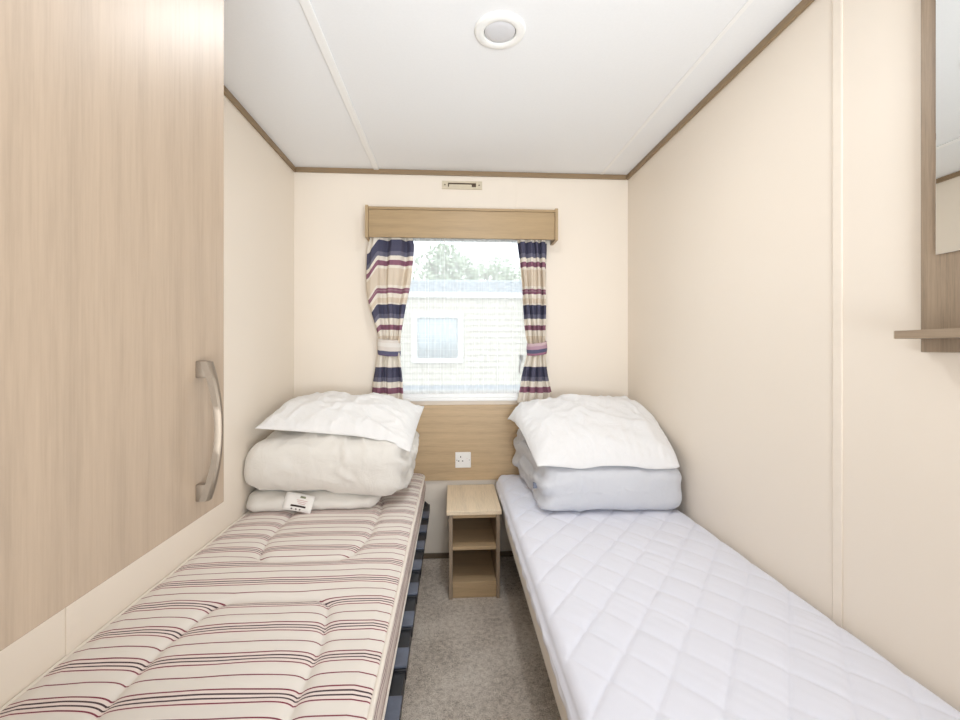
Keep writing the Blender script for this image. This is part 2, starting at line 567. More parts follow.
# ------------------------------------------------------------------ vent
vr = root('air_vent', (.05, YB, 2.07), 'small cream sliding vent above the wooden pelmet', 'vent')
vp = MB()
x0, x1, z0, z1 = -.061, .162, 2.047, 2.091
sx0, sx1, sz0, sz1 = -.028, .128, 2.058, 2.081
vp.box(x0, sx0, YB-.008, YB, z0, z1, .001).box(sx1, x1, YB-.008, YB, z0, z1, .001)
vp.box(sx0, sx1, YB-.008, YB, z0, sz0).box(sx0, sx1, YB-.008, YB, sz1, z1)
vp.build('cover_plate', M['vent'], vr)
MB().box(sx0, sx1, YB-.002, YB-.0005, sz0, sz1).build('slot', M['ventbrown'], vr)
MB().box(sx0+.006, sx1-.024, YB-.006, YB-.0025, sz0+.001, sz1-.008, .001).build('slider', M['vent'], vr)
for x in (-.045, .145):
    MB().cyl((x, YB-.0095, 2.069), (x, YB-.007, 2.069), .004, n=12).build('screw', M['ventbrown'], vr)

# ------------------------------------------------------------------ headboard, socket
HBF = YB-.016
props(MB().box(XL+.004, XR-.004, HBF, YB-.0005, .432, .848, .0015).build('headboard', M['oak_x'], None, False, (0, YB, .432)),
      'wide oak headboard panel on the wall under the window', 'headboard')
sr = root('wall_socket', (.056, HBF, .546), 'white square switched socket on the oak headboard', 'socket')
fp = MB().box(.0125, .0985, HBF-.009, HBF, .503, .589, .003).build('faceplate', M['socket'], sr)
MB().box(.072, .083, HBF-.0125, HBF-.009, .541, .559, .0012).build('rocker_switch', M['socket'], sr)
for (hx, hz, w, hh) in ((.042, .564, .0045, .009), (.031, .541, .008, .0045), (.053, .541, .008, .0045)):
    MB().box(hx-w/2, hx+w/2, HBF-.0093, HBF-.0088, hz-hh/2, hz+hh/2).build('pin_hole', M['dark'], sr)  # flat dark patches stand in for the shade inside the holes
for hx in (.021, .090):
    MB().cyl((hx, HBF-.0096, .546), (hx, HBF-.0088, .546), .0028, n=12).build('screw', M['grey_metal'], sr)
MB().box(.0745, .0805, HBF-.01275, HBF-.0124, .555, .5565).build('switch_mark', M['pink_ink'], sr)

# ------------------------------------------------------------------ bedside unit
br = root('bedside_table', (.10, 2.26, 0), 'narrow oak bedside unit with two open shelves between the beds', 'bedside table')
bx0, bx1, by0, by1 = -.018, .218, 2.062, 2.455
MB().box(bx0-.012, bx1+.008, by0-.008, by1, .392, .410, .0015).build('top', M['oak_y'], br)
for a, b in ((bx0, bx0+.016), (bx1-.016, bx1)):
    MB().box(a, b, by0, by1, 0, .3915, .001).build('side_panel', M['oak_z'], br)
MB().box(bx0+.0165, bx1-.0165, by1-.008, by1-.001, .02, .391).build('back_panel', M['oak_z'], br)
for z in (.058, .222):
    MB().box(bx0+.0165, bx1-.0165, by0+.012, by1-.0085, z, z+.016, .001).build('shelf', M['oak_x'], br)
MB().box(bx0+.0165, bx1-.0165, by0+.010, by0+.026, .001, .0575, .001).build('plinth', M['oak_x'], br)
MB().box(bx0+.0165, bx1-.0165, by0+.020, by0+.034, .368, .3915, .001).build('top_rail', M['oak_x'], br)

# ------------------------------------------------------------------ pelmet
M['oak_cap'] = wood('darkened_oak_upright_grain', (.40, .29, .17), 'z', .12, .42)  # pelmet woods: headboard oak with its colour darkened to offset strong lamp light
M['oak_pelmet'] = wood('darkened_oak_level_grain', (.38, .27, .15), 'x', .14, .42)
pr = root('curtain_pelmet', (.052, YB, 1.75), 'oak pelmet board with end caps above the window', 'pelmet')
py = 2.36
MB().box(-.443, .547, py+.006, py+.022, 1.748, 1.893, .0015).build('fascia', M['oak_pelmet'], pr)
MB().box(-.443, .547, py+.001, YB-.0005, 1.8935, 1.907, .0015).build('top_board', M['oak_pelmet'], pr)
for a, b in ((-.459, -.4435), (.5475, .563)):
    MB().box(a, b, py-.004, YB-.0005, 1.742, 1.913, .0015).build('end_cap', M['oak_cap'], pr)
MB().box(-.44, .544, 2.405, 2.425, 1.80, 1.812, .002).build('curtain_rail', M['plastic'], pr)

# ------------------------------------------------------------------ curtains
def curtain(knots, nf, phase, amp, flap, label, flip, seed):
    """knots: (z, x_left, x_right); cloth hangs from the rail, gathered by a tie"""
    zs = [k[0] for k in knots][::-1]
    xl = [k[1] for k in knots][::-1]
    xr = [k[2] for k in knots][::-1]
    ny, nx = 150, 72
    V, UV = [], []
    for j in range(ny+1):
        z = 1.795 + (.862-1.795)*j/ny
        a = np.interp(z, zs, xl); b = np.interp(z, zs, xr)
        tight = math.exp(-((z-1.165)/.06)**2)
        for i in range(nx+1):
            u = i/nx
            ue = u
            d = amp*(1-.45*tight)*(math.sin(2*PI*(nf*ue + phase) + .5*math.sin(z*5+seed)) + .35*math.sin(2*PI*(nf*2.3*ue)+z*3))
            bulge = .012*tight*(1-(2*u-1)**2) + .014*(1-tight)*(1-(2*u-1)**4)
            x = a+(b-a)*u + .004*math.sin(z*11+u*9+seed)*(1-tight)
            y = 2.415 + d - bulge + .006*noise.noise(Vector((u*4, z*7, seed)))
            drop = 0
            if flap:
                uu = (1-u) if flip else u
                drop = -.075*(1-sst(.0, .27, uu))*min(1, max(0, (z-1.2)/.25))
                y += -.016*(1-sst(.15, .3, uu))*min(1, max(0, (z-1.2)/.25))
            y = min(max(y, 2.389), 2.447)
            v = (1.78-z) + drop + .003*noise.noise(Vector((u*3, z*3, seed+5)))
            V.append((x, y, z)); UV.append((u, v))
    o = raw('curtain', V, gridfaces(ny, nx), M['curtain'], None, ((knots[0][1]+knots[0][2])/2, 2.415, .862), UV)
    md = o.modifiers.new('Solidify', 'SOLIDIFY'); md.thickness = .0016; md.offset = 0
    return props(o, label, 'curtain', 'striped curtains at the window')
curtain([(1.795, -.440, -.222), (1.72, -.455, -.206), (1.689, -.462, -.206), (1.582, -.462, -.220), (1.475, -.457, -.236), (1.394, -.444, -.253), (1.314, -.423, -.263),
         (1.234, -.405, -.274), (1.165, -.394, -.290), (1.10, -.412, -.279), (.993, -.428, -.272), (.86, -.440, -.268)],
        2.4, .30, .022, True, 'navy and cream striped curtain tied back above the striped mattress, beside the cupboard wall', False, 1.3)
curtain([(1.795, .352, .512), (1.70, .360, .515), (1.563, .371, .515), (1.426, .377, .515), (1.317, .388, .509), (1.208, .404, .504), (1.159, .413, .504),
         (1.115, .402, .509), (1.016, .377, .526), (.918, .360, .548), (.86, .347, .555)],
        4.2, .1, .018, False, 'navy and cream striped curtain in tight folds above the white quilted bed', False, 4.1)

def tie_mat(name, rows):
    t = NT(name, .85, .15)
    uvn = t.n('ShaderNodeUVMap')
    sp = t.n('ShaderNodeSeparateXYZ')
    t.l(uvn.outputs['UV'], sp.inputs[0])
    nz = t.noise(t.coord(), 500, 2)
    c = t.ramp(sp.outputs['Y'], rows, 'CONSTANT')
    t.col(t.mix(t.math('MULTIPLY', nz, .2), c, (.5, .47, .45)))
    return t.m
def tieback(cx, w, z, h, mat, label, tilt, seed):
    V, UV = [], []
    nu, nv = 40, 8
    for j in range(nv+1):
        for i in range(nu):
            a = 2*PI*i/nu
            f = j/nv
            bow = .003*math.sin(PI*f)
            x = cx + (w+bow)*math.cos(a)
            y = 2.416 + (.034+bow)*math.sin(a)
            zz = z + (f-.5)*h + tilt*math.cos(a) + .006*math.sin(a) + .002*noise.noise(Vector((a*2, f*2, seed)))
            V.append((x, y, zz)); UV.append((i/nu, f))
    F = []
    for j in range(nv):
        for i in range(nu):
            F.append((j*nu+i, j*nu+(i+1) % nu, (j+1)*nu+(i+1) % nu, (j+1)*nu+i))
    o = raw('curtain_tieback', V, F, mat, None, (cx, 2.416, z-h/2), UV)
    md = o.modifiers.new('Solidify', 'SOLIDIFY'); md.thickness = .003; md.offset = 1
    return props(o, label, 'tieback', 'curtain tiebacks')
tieback(-.342, .057, 1.170, .086, tie_mat('pale_tieback', [(0, (.11, .08, .18)), (.10, (.055, .06, .135)), (.30, (.66, .61, .56)), (.55, (.72, .69, .65)), (.8, (.66, .61, .56))]),
        'pale tieback with navy lower edge around the curtain beside the cupboard wall', -.004, 2)
tieback(.459, .051, 1.163, .066, tie_mat('mauve_tieback', [(0, (.30, .12, .20)), (.18, (.055, .06, .135)), (.48, (.40, .24, .31)), (.75, (.52, .38, .41))]),
        'mauve and navy tieback around the curtain above the white quilted bed', .006, 5)

# net
V = []
ny, nx = 60, 220
for j in range(ny+1):
    z = 1.79 + (.912-1.79)*j/ny
    for i in range(nx+1):
        u = i/nx
        x = -.36+.825*u
        y = 2.4585 + .0035*math.sin(u*95+.6*math.sin(z*3)) + .003*noise.noise(Vector((u*26, z*1.2, 3)))
        V.append((x, y, z))
no = raw('net_curtain', V, gridfaces(ny, nx), M['net'], None, (.05, 2.458, .912))
props(no, 'sheer white net curtain hanging across the window pane', 'net curtain')

# ------------------------------------------------------------------ mattresses
def quadmap(p, q):
    return p*math.sqrt(max(0, 1-q*q/2)), q*math.sqrt(max(0, 1-p*p/2))

def slab_top(x0, x1, y0, y1, rc, nx, ny):
    """grid over a rounded rectangle; also each point's distance from the edge"""
    P, D = np.zeros((ny+1, nx+1, 2)), np.zeros((ny+1, nx+1))
    cx, cy, a, b = (x0+x1)/2, (y0+y1)/2, (x1-x0)/2, (y1-y0)/2
    def axis(n, half, r):
        # denser near the edges
        t = np.linspace(-1, 1, n+1)
        t = np.sign(t)*(1-(1-np.abs(t))**1.15)
        return t*half
    ax, ay = axis(nx, a, rc), axis(ny, b, rc)
    for j in range(ny+1):
        for i in range(nx+1):
            x, y = ax[i], ay[j]
            p, q = abs(x)-(a-rc), abs(y)-(b-rc)
            d = min(a-abs(x), b-abs(y))
            if p > 0 and q > 0:
                pp, qq = quadmap(p/rc, q/rc)
                x = math.copysign(a-rc+pp*rc, x); y = math.copysign(b-rc+qq*rc, y)
            P[j, i] = (cx+x, cy+y); D[j, i] = d
    return P, D

def boundary(nx, ny):
    W = nx+1
    return [i for i in range(nx)] + [j*W+nx for j in range(ny)] + [ny*W+i for i in range(nx, 0, -1)] + [j*W for j in range(ny, 0, -1)]

def loop_normals(pts):
    n = len(pts)
    N = np.zeros((n, 2))
    for k in range(n):
        d = pts[(k+1) % n]-pts[k-1]
        d = d/(np.linalg.norm(d)+1e-9)
        N[k] = (d[1], -d[0])
    return N

def soft_slab(name, x0, x1, y0, y1, zb, zt, rc, nx, ny, hfun, sfun, mats, parent=None, loc=None, er=.018, nside=10, close=True):
    P, D = slab_top(x0, x1, y0, y1, rc, nx, ny)
    V = []
    for j in range(ny+1):
        for i in range(nx+1):
            x, y = P[j, i]
            d = min(D[j, i], er)/er
            z = zt - er*(1-math.sqrt(max(0, 1-(1-d)**2)))
            z += hfun(x, y, D[j, i])
            V.append((x, y, z))
    F = gridfaces(ny, nx)
    mi = [0]*len(F)
    B = boundary(nx, ny)
    pts = np.array([V[k][:2] for k in B]); N = loop_normals(pts)
    prev = B
    n = len(B)
    for s in range(1, nside+1):
        f = s/nside
        cur = []
        for k in range(n):
            zt_k = V[B[k]][2]
            z = zt_k + (zb-zt_k)*f
            off = sfun(pts[k][0], pts[k][1], f)
            cur.append(len(V)); V.append((pts[k][0]+N[k][0]*off, pts[k][1]+N[k][1]*off, z))
        for k in range(n):
            F.append((prev[k], prev[(k+1) % n], cur[(k+1) % n], cur[k])); mi.append(min(1, len(mats)-1))
        prev = cur
    if close:
        F.append(tuple(prev)); mi.append(min(1, len(mats)-1))
    o = raw(name, V, F, mats, parent, loc, None, True, mi)
    return o, V, F, pts, N

# --- striped mattress
LX0, LX1, LY0, LY1, LZB, LZT = -.856, -.156, .56, 2.452, .352, .478
panels = [(.585, 1.235), (1.46, 2.09), (2.30, 2.44)]
def qdist(x, y):
    """distance to the stitched outline of the nearest quilt panel, corners cut"""
    best = 9
    for a, b in panels:
        c, h = (a+b)/2, (b-a)/2
        t = (y-c)/h
        hw = .178 - .034*max(0, abs(t)-.45)/.55
        cx = -.497 + .016
        dx, dy = abs(x-cx)-hw, abs(y-c)-h
        ch = (dx+dy+.028)*.7071
        d = max(dx, dy, ch)
        best = min(best, abs(d))
    return best
def lh(x, y, d):
    g = qdist(x, y)
    z = -.010*math.exp(-g/.010) + .008*(1-math.exp(-g/.045))
    z *= min(1, d/.04)
    z += .006*min(1, d/.12) + .0022*noise.noise(Vector((x*9, y*9, 1))) + .0016*fbm(x*6, y*26, 2, 2)*min(1, d/.05)
    return z
def ls(x, y, f):
    return .010*math.sin(PI*f) + .0025*noise.noise(Vector((x*12, y*12, f*3)))*math.sin(PI*f)
lm_root = (-.5, 1.5, LZB)
lm, LV, LF, lp, LN = soft_slab('mattress', LX0, LX1, LY0, LY1, LZB, LZT, .06, 130, 320, lh, ls, [M['ticking'], M['border']], None, lm_root, .010)
props(lm, 'cream mattress with burgundy stripes on the dark slatted bed', 'mattress')
B = boundary(130, 320)
pp = [(lp[k][0]+LN[k][0]*.001, lp[k][1]+LN[k][1]*.001, LV[B[k]][2]+.005) for k in range(0, len(B), 2)]
MB().tube(pp, .006, 8, True).build('piping', M['piping'], lm, True)
pp = [(lp[k][0]+LN[k][0]*.001, lp[k][1]+LN[k][1]*.001, LZB+.006) for k in range(0, len(B), 2)]
MB().tube(pp, .006, 8, True).build('piping', M['piping'], lm, True)
bvh_lm = BVHTree.FromPolygons([Vector(v) for v in LV], LF)

# --- quilted bed
RX0, RX1, RY0, RY1, RZB, RZT = .240, .984, .56, 2.452, .318, .462
rm, RV, RF, rp, RN = soft_slab('mattress', RX0+.006, RX1-.006, RY0+.006, RY1-.004, RZB, RZT-.008, .06, 40, 90,
    lambda x, y, d: .006*min(1, d/.1), lambda x, y, f: .004*math.sin(PI*f), [M['piping'], M['border']], None, (.6, 1.5, RZB), .02)
rm.data.materials[1] = M['piping']
props(rm, 'plain cream mattress showing below the white quilted cover', 'mattress')
ux, uy = .13, .165     # diamond pitch
def diamonds(x, y):
    a = x/ux + y/uy
    b = x/ux - y/uy
    da = abs(a-round(a)); db = abs(b-round(b))
    return da, db
def rh(x, y, d):
    da, db = diamonds(x, y)
    z = -.0046*math.exp(-db*.1/.006) - .0030*math.exp(-da*.1/.006) + .0026*math.sqrt(max(0, math.sin(PI*da)*math.sin(PI*db)))
    # gathers running with the stitching
    s = x*.62-y*.78
    c = x*.78+y*.62
    z += .0022*noise.noise(Vector((s*6+4, c*48, 2.2)))*(.75+.8*noise.noise(Vector((x*4, y*4, 9))))
    z += .0025*noise.noise(Vector((x*5, y*5, 7)))
    return .002 + (z + .008*min(1, d/.1))*min(1, .25+d/.05)
def rs(x, y, f):
    da, db = diamonds(x, y)
    return .0065 + .007*math.sin(PI*min(1, f*1.05))*(.55+.45*math.sin(2*PI*(y/uy))**2) + .003*noise.noise(Vector((x*14, y*14, f*4))) - .004*f
pm, PV, PF, ppn, PN = soft_slab('mattress_protector', RX0, RX1, RY0, RY1, .402, RZT+.003, .065, 170, 380, rh, rs, [M['protector']], None, (.6, 1.5, .402), .026, 12, False)
md = pm.modifiers.new('Solidify', 'SOLIDIFY'); md.thickness = .002; md.offset = -1
props(pm, 'white diamond quilted mattress protector on the bed under the mirror wall', 'mattress protector')
bvh_rm = BVHTree.FromPolygons([Vector(v) for v in PV], PF)

# ------------------------------------------------------------------ bed frames
def bedframe(x0, x1, zs, yhead, label, slats, nm='bed_frame'):
    r = root(nm, ((x0+x1)/2, 1.5, 0), label, 'bed frame')
    for xa, xb in ((x0+.004, x0+.034), (x1-.034, x1-.002)):
        MB().box(xa, xb, .58, yhead-.03, zs-.052, zs-.013, .003).build('side_rail', M['frame_metal'], r)
    # rounded head end of tube
    hp = [(x0+.02, yhead-.10, zs-.03), (x0+.02, yhead-.03, zs-.022), (x0+.03, yhead-.01, zs-.02), (x0+.07, yhead, zs-.02)]
    hp += [(x1-.07, yhead, zs-.02), (x1-.03, yhead-.01, zs-.02), (x1-.02, yhead-.03, zs-.022), (x1-.02, yhead-.10, zs-.03)]
    MB().tube(hp, .014, 12).build('head_rail', M['frame_metal'], r, True)
    MB().box(x0+.04, x1-.04, .585, .615, zs-.052, zs-.014, .003).build('foot_rail', M['frame_metal'], r)
    MB().box((x0+x1)/2-.02, (x0+x1)/2+.02, .616, yhead-.02, zs-.052, zs-.02, .003).build('centre_rail', M['frame_metal'], r)
    for x in (x0+.16, x1-.16):
        for y in (.64, 1.45, yhead-.08):
            MB().cyl((x, y, 0), (x, y, zs-.0525), .012, .014, 16).build('leg', M['frame_metal'], r, math.radians(40))
    for y in slats:
        o = MB().box(x0+.001, x1+.002, y, y+.072, zs-.008, zs-.001, .002).build('slat', M['slat'], r, False)
        # dark holder under the end that shows
        xa, xb = (x1-.03, x1+.001) if x0 < 0 else (x0, x0+.03)
        MB().box(xa, xb, y-.004, y+.060, zs-.036, zs-.0084, .002).build('slat_holder', M['frame_metal'], o)
    return r
slys = [.645+.1685*k for k in range(10)]
bedframe(-.85, -.120, .350, 2.40, 'dark metal bed frame with blue grey slats under the striped mattress', slys)
bedframe(.275, .970, .316, 2.42, 'dark bed frame hidden in shade under the white quilted bed', slys)

# ------------------------------------------------------------------ bedding
def inflate(nx, ny, w, h, p, steps=150, seed=1, sag=0.0, shear=.25):
    """two sewn sheets blown up by particle dynamics; gives real edge puckers. Returns (2,ny+1,nx+1,3)"""
    rs_ = np.random.RandomState(seed)
    X, Y = np.meshgrid(np.linspace(-w/2, w/2, nx+1), np.linspace(-h/2, h/2, ny+1))
    P = np.zeros((2, ny+1, nx+1, 3))
    P[..., 0] = X; P[..., 1] = Y
    bump = (1-(2*X/w)**2)*(1-(2*Y/h)**2)
    P[0, ..., 2] = .02*bump; P[1, ..., 2] = -.02*bump
    P[..., 2] += rs_.normal(0, .0012, P.shape[:3])
    dx, dy = w/nx, h/ny
    dd = math.hypot(dx, dy)
    Vv = np.zeros_like(P)
    def weld(P):
        for sl in ((slice(None), 0), (slice(None), -1)):
            m = P[(slice(None),)+(sl[1],)].mean(0); P[0, sl[1]] = m; P[1, sl[1]] = m
            m = P[:, :, sl[1]].mean(0); P[0, :, sl[1]] = m; P[1, :, sl[1]] = m
    def con(A, Bq, L, k, only_stretch=False):
        d = Bq-A
        l = np.sqrt((d*d).sum(-1, keepdims=True))+1e-9
        c = (l-L)/l
        if only_stretch:
            c = np.maximum(c, 0)
        c = d*c*.5*k
        A += c; Bq -= c
    dt = .02
    for s in range(steps):
        gx = np.gradient(P, axis=2); gy = np.gradient(P, axis=1)
        N = np.cross(gx, gy)
        N[1] *= -1
        pr = p*min(1, (s+1)/40)
        old = P.copy()
        Vv *= .94
        P = P + Vv*dt + N/(dx*dy)*pr*dt*dt
        weld(P)
        for it in range(6):
            for o in (0, 1):
                n = (nx+1-o)//2
                con(P[:, :, o:o+2*n:2], P[:, :, o+1:o+1+2*n:2], dx, 1.0)
                n = (ny+1-o)//2
                con(P[:, o:o+2*n:2], P[:, o+1:o+1+2*n:2], dy, 1.0)
            for o in (0, 1):
                n = (ny+1-o)//2
                con(P[:, o:o+2*n:2, :-1], P[:, o+1:o+1+2*n:2, 1:], dd, shear*.5)
                con(P[:, o:o+2*n:2, 1:], P[:, o+1:o+1+2*n:2, :-1], dd, shear*.5)
            weld(P)
        Vv = (P-old)/dt
    return P

def bag_mesh(P):
    ny, nx = P.shape[1]-1, P.shape[2]-1
    W = nx+1
    V = [tuple(q) for q in P[0].reshape(-1, 3)]
    idx = {}
    mp = {}
    for j in range(ny+1):
        for i in range(nx+1):
            if i in (0, nx) or j in (0, ny):
                mp[(j, i)] = j*W+i
            else:
                mp[(j, i)] = len(V); V.append(tuple(P[1, j, i]))
    F = gridfaces(ny, nx)
    for j in range(ny):
        for i in range(nx):
            F.append((mp[(j, i)], mp[(j+1, i)], mp[(j+1, i+1)], mp[(j, i+1)]))
    return V, F

def down(bvh, x, y, z0=2.0):
    h = bvh.ray_cast(Vector((x, y, z0)), Vector((0, 0, -1)))
    return h[0].z if h[0] is not None else None

def tri(c, u, v):
    """bilinear over corners fl, fr, bl, br"""
    fl, fr, bl, brr = c
    return tuple((fl[k]*(1-u)+fr[k]*u)*(1-v)+(bl[k]*(1-u)+brr[k]*u)*v for k in range(3))

def seat_on(P, bvhs, gap=.003):
    """lift the underside so that it lies on what is below, keep the top above it"""
    ny, nx = P.shape[1:3]
    for j in range(ny):
        for i in range(nx):
            for L in (1, 0):
                x, y, z = P[L, j, i]
                zz = [down(b, x, y) for b in bvhs]
                zz = [q for q in zz if q is not None]
                if zz:
                    lim = max(zz)+gap+(.002 if L == 0 else 0)
                    if z < lim:
                        P[L, j, i, 2] = lim
    for e in (0, -1):
        m = P[:, e].max(0); P[0, e] = m; P[1, e] = m
        m = P[:, :, e].max(0); P[0, :, e] = m; P[1, :, e] = m

def pillow(name, corners, thick, seed, mat, bvhs, label, cat, w=.72, h=.46, p=.8, group=None, warp=None, nx=110, ny=72, bottom=.5, straight=.8, crease=.012):
    Q = inflate(nx, ny, w, h, p, 150, seed)
    # normalise the plan outline to the unit square, keep the relief
    xm, ym = np.abs(Q[..., 0]).max(), np.abs(Q[..., 1]).max()
    zt = np.abs(Q[..., 2]).max()
    P = np.zeros_like(Q)
    for L in (0, 1):
        for j in range(ny+1):
            for i in range(nx+1):
                x, y, z = Q[L, j, i]
                xm_ = xm*(1-straight)+straight*abs(Q[0, j, -1, 0])
                ym_ = ym*(1-straight)+straight*abs(Q[0, -1, i, 1])
                u, v = min(1, max(0, (x/xm_+1)/2)), min(1, max(0, (y/ym_+1)/2))
                bx, by, bz = tri(corners, u, v)
                edge = min(u, 1-u, v, 1-v)
                hz = z/zt*thick*(1-bottom if z > 0 else bottom)
                if L == 0:
                    k = min(1, edge/.10)
                    w1 = fbm(u*2.2, v*2.2, seed, 2)
                    hz += crease*k*max(0, 1-3.2*abs(noise.noise(Vector((u*3.2+w1*.9, v*4.6-w1*.6, seed*1.7)))))
                    hz += crease*.7*k*max(0, 1-3.4*abs(noise.noise(Vector((u*7.5-w1, v*5+w1*1.2, seed*2.9)))))
                    hz += .012*noise.noise(Vector((u*4.5, v*4.5, seed+.5)))*k
                    a_ = u if min(v, 1-v) < min(u, 1-u) else v
                    hz += .007*noise.noise(Vector((a_*26, edge*4, seed)))*math.exp(-((edge-.05)/.05)**2)
                q = [bx, by, bz+hz]
                if warp:
                    q = warp(u, v, q, L)
                q[0] = min(max(q[0], XL+.006), XR-.006)
                q[1] = min(q[1], 2.384)
                P[L, j, i] = q
    seat_on(P, bvhs)
    V, F = bag_mesh(P)
    c = np.array(V)
    o = raw(name, V, F, mat, None, (float(c[:, 0].mean()), float(c[:, 1].mean()), float(c[:, 2].min())))
    props(o, label, cat, group)
    return o, BVHTree.FromPolygons([Vector(v) for v in V], F), P

def bolster(name, x0, x1, y0, y1, z0, ztf, ztb, mat, bvhs, label, cat, e1=.32, e2=.55, nu=110, nv=64, disp=None, loc=None, xf=None):
    """folded bedding: a soft rounded block (superellipsoid) whose top rises from ztf in front to ztb behind"""
    def cp(w, e):
        c = math.cos(w); return math.copysign(abs(c)**e, c)
    def sp(w, e):
        s = math.sin(w); return math.copysign(abs(s)**e, s)
    V = []
    cx, cy = (x0+x1)/2, (y0+y1)/2
    a, b = (x1-x0)/2, (y1-y0)/2
    def even(lo, hi, n, fx, fy):
        # angles spaced so that the points lie evenly along the outline
        t = np.linspace(lo, hi, 6001)
        q = np.array([(fx(k), fy(k)) for k in t])
        l = np.concatenate([[0], np.cumsum(np.sqrt((np.diff(q, axis=0)**2).sum(1)))])
        return np.interp(np.linspace(0, l[-1], n+1), l, t)
    ths = even(0, 2*PI, nu, lambda k: a*cp(k, e1), lambda k: b*sp(k, e1))
    phs = even(-PI/2, PI/2, nv, lambda k: (a+b)/2*cp(k, e2), lambda k: (ztf-z0)/2*sp(k, e2))
    for j in range(nv+1):
        ph = phs[j]
        for i in range(nu):
            th = ths[i]
            ux_, uy_, uz_ = cp(ph, e2)*cp(th, e1), cp(ph, e2)*sp(th, e1), sp(ph, e2)
            f = (uy_+1)/2
            zt_ = ztf+(ztb-ztf)*f
            zc, c = (z0+zt_)/2, (zt_-z0)/2
            q = Vector((cx+a*ux_, cy+b*uy_, zc+c*uz_))
            n = Vector((ux_/a, uy_/b, uz_/c))
            n.normalize()
            d = disp(q, n, ux_, uy_, uz_) if disp else 0
            q += n*d
            if xf:
                q = xf(q, ux_, uy_, uz_)
            q.x = min(max(q.x, XL+.006), XR-.006)
            q.y = min(q.y, HBF-.005)
            if uz_ < .3:
                zz = [down(bb, q.x, q.y) for bb in bvhs]
                zz = [k for k in zz if k is not None]
                if zz:
                    q.z = max(q.z, max(zz)+.003)
            V.append(tuple(q))
    F = []
    for j in range(nv):
        for i in range(nu):
            F.append((j*nu+i, j*nu+(i+1) % nu, (j+1)*nu+(i+1) % nu, (j+1)*nu+i))
    c = np.array(V)
    o = raw(name, V, F, mat, None, (float(c[:, 0].mean()), float(c[:, 1].mean()), float(c[:, 2].min())))
    bm = bmesh.new(); bm.from_mesh(o.data); bmesh.ops.remove_doubles(bm, verts=bm.verts, dist=.0004); bm.to_mesh(o.data); bm.free()
    o.data.shade_smooth()
    props(o, label, cat)
    return o, BVHTree.FromPolygons([Vector(v) for v in V], F)

def crease(q, fx, fy, fz, s):
    w1 = fbm(q.x*3+s, q.y*3, q.z*4, 2)
    return max(0, 1-3.2*abs(noise.noise(Vector((q.x*fx+w1*.8, q.y*fy-w1*.5+s, q.z*fz+w1*.9)))))

def ridge(x, y, z, s):
    return 1-2*abs(noise.noise(Vector((x, y, z+s))))

# left stack -----------------------------------------------------------
def d_thin(q, n, a, b, c):
    d = .006*fbm(q.x*7, q.y*6, q.z*10, 3) + .007*crease(q, 9, 6, 16, 2)
    # rolled lips at the left end
    d += .008*math.exp(-((q.x+.82)/.06)**2)*math.sin(q.z*150+1)
    return d
def x_thin(q, a, b, c):
    t = sst(-.45, -.30, q.x)
    q.z -= .018*float(t)*max(0, c)
    return q
thin, bvh_thin = bolster('folded_blanket', -.870, -.318, 1.872, 2.44, .474, .556, .60, M['duvet_warm'], [bvh_lm],
    'thin folded white blanket with a care label, lowest of the pile on the striped mattress', 'blanket', .22, .62, 150, 50, d_thin, xf=x_thin)

def d_mid(q, n, a, b, c):
    d = .012*fbm(q.x*4.5, q.y*4, q.z*5, 3)
    # stitched quilting channel down the front
    d -= .010*math.exp(-abs(q.x+.555+.04*(q.z-.7))/.007)
    d -= .006*math.exp(-abs(q.x+.235)/.008)
    # pulled creases fanning from the seam
    fan = math.exp(-((q.x+.50)/.22)**2)
    d += .011*fan*crease(Vector((q.x-.4*(q.z-.6), q.y, q.z+.9*q.x)), 11, 3, 5, 4)
    d += .006*crease(q, 7, 5, 10, 9)
    # gathered layers at the open end
    e = float(sst(-.27, -.19, q.x))
    d += e*(.013*math.sin(q.z*84+3*noise.noise(Vector((q.y*7, q.z*4, 3)))) + .012*crease(q, 4, 16, 14, 7))
    return d
def x_mid(q, a, b, c):
    # leans in towards the top at the wall side, sinks onto the mattress at the open end
    k = max(0, (q.z-.60)/.22)
    q.x += .060*k*max(0, -a)**1.5
    q.z -= .045*float(sst(-.50, -.22, q.x))*max(0, -c)**.7
    return q
mid, bvh_mid = bolster('folded_duvet', -.885, -.198, 1.850, 2.445, .552, .792, .835, M['duvet_warm'], [bvh_lm, bvh_thin],
    'thick folded off-white duvet between the thin blanket and the top pillow', 'duvet', .28, .50, 220, 110, d_mid, xf=x_mid)

def w_lp(u, v, q, L):
    # nearer right corner sags over the duvet, far right corner sticks out
    s = max(0, u-.6)/.4
    q[2] -= .05*s*s*(1-v)
    return q
lp_, bvh_lp, _ = pillow('pillow', [(-.816, 1.885, .832), (-.178, 1.88, .776), (-.800, 2.38, .893), (-.150, 2.36, .858)], .105, 3, M['pillow'], [bvh_mid],
    'plump white pillow on top of the pile on the striped mattress', 'pillow', warp=w_lp, bottom=.2)

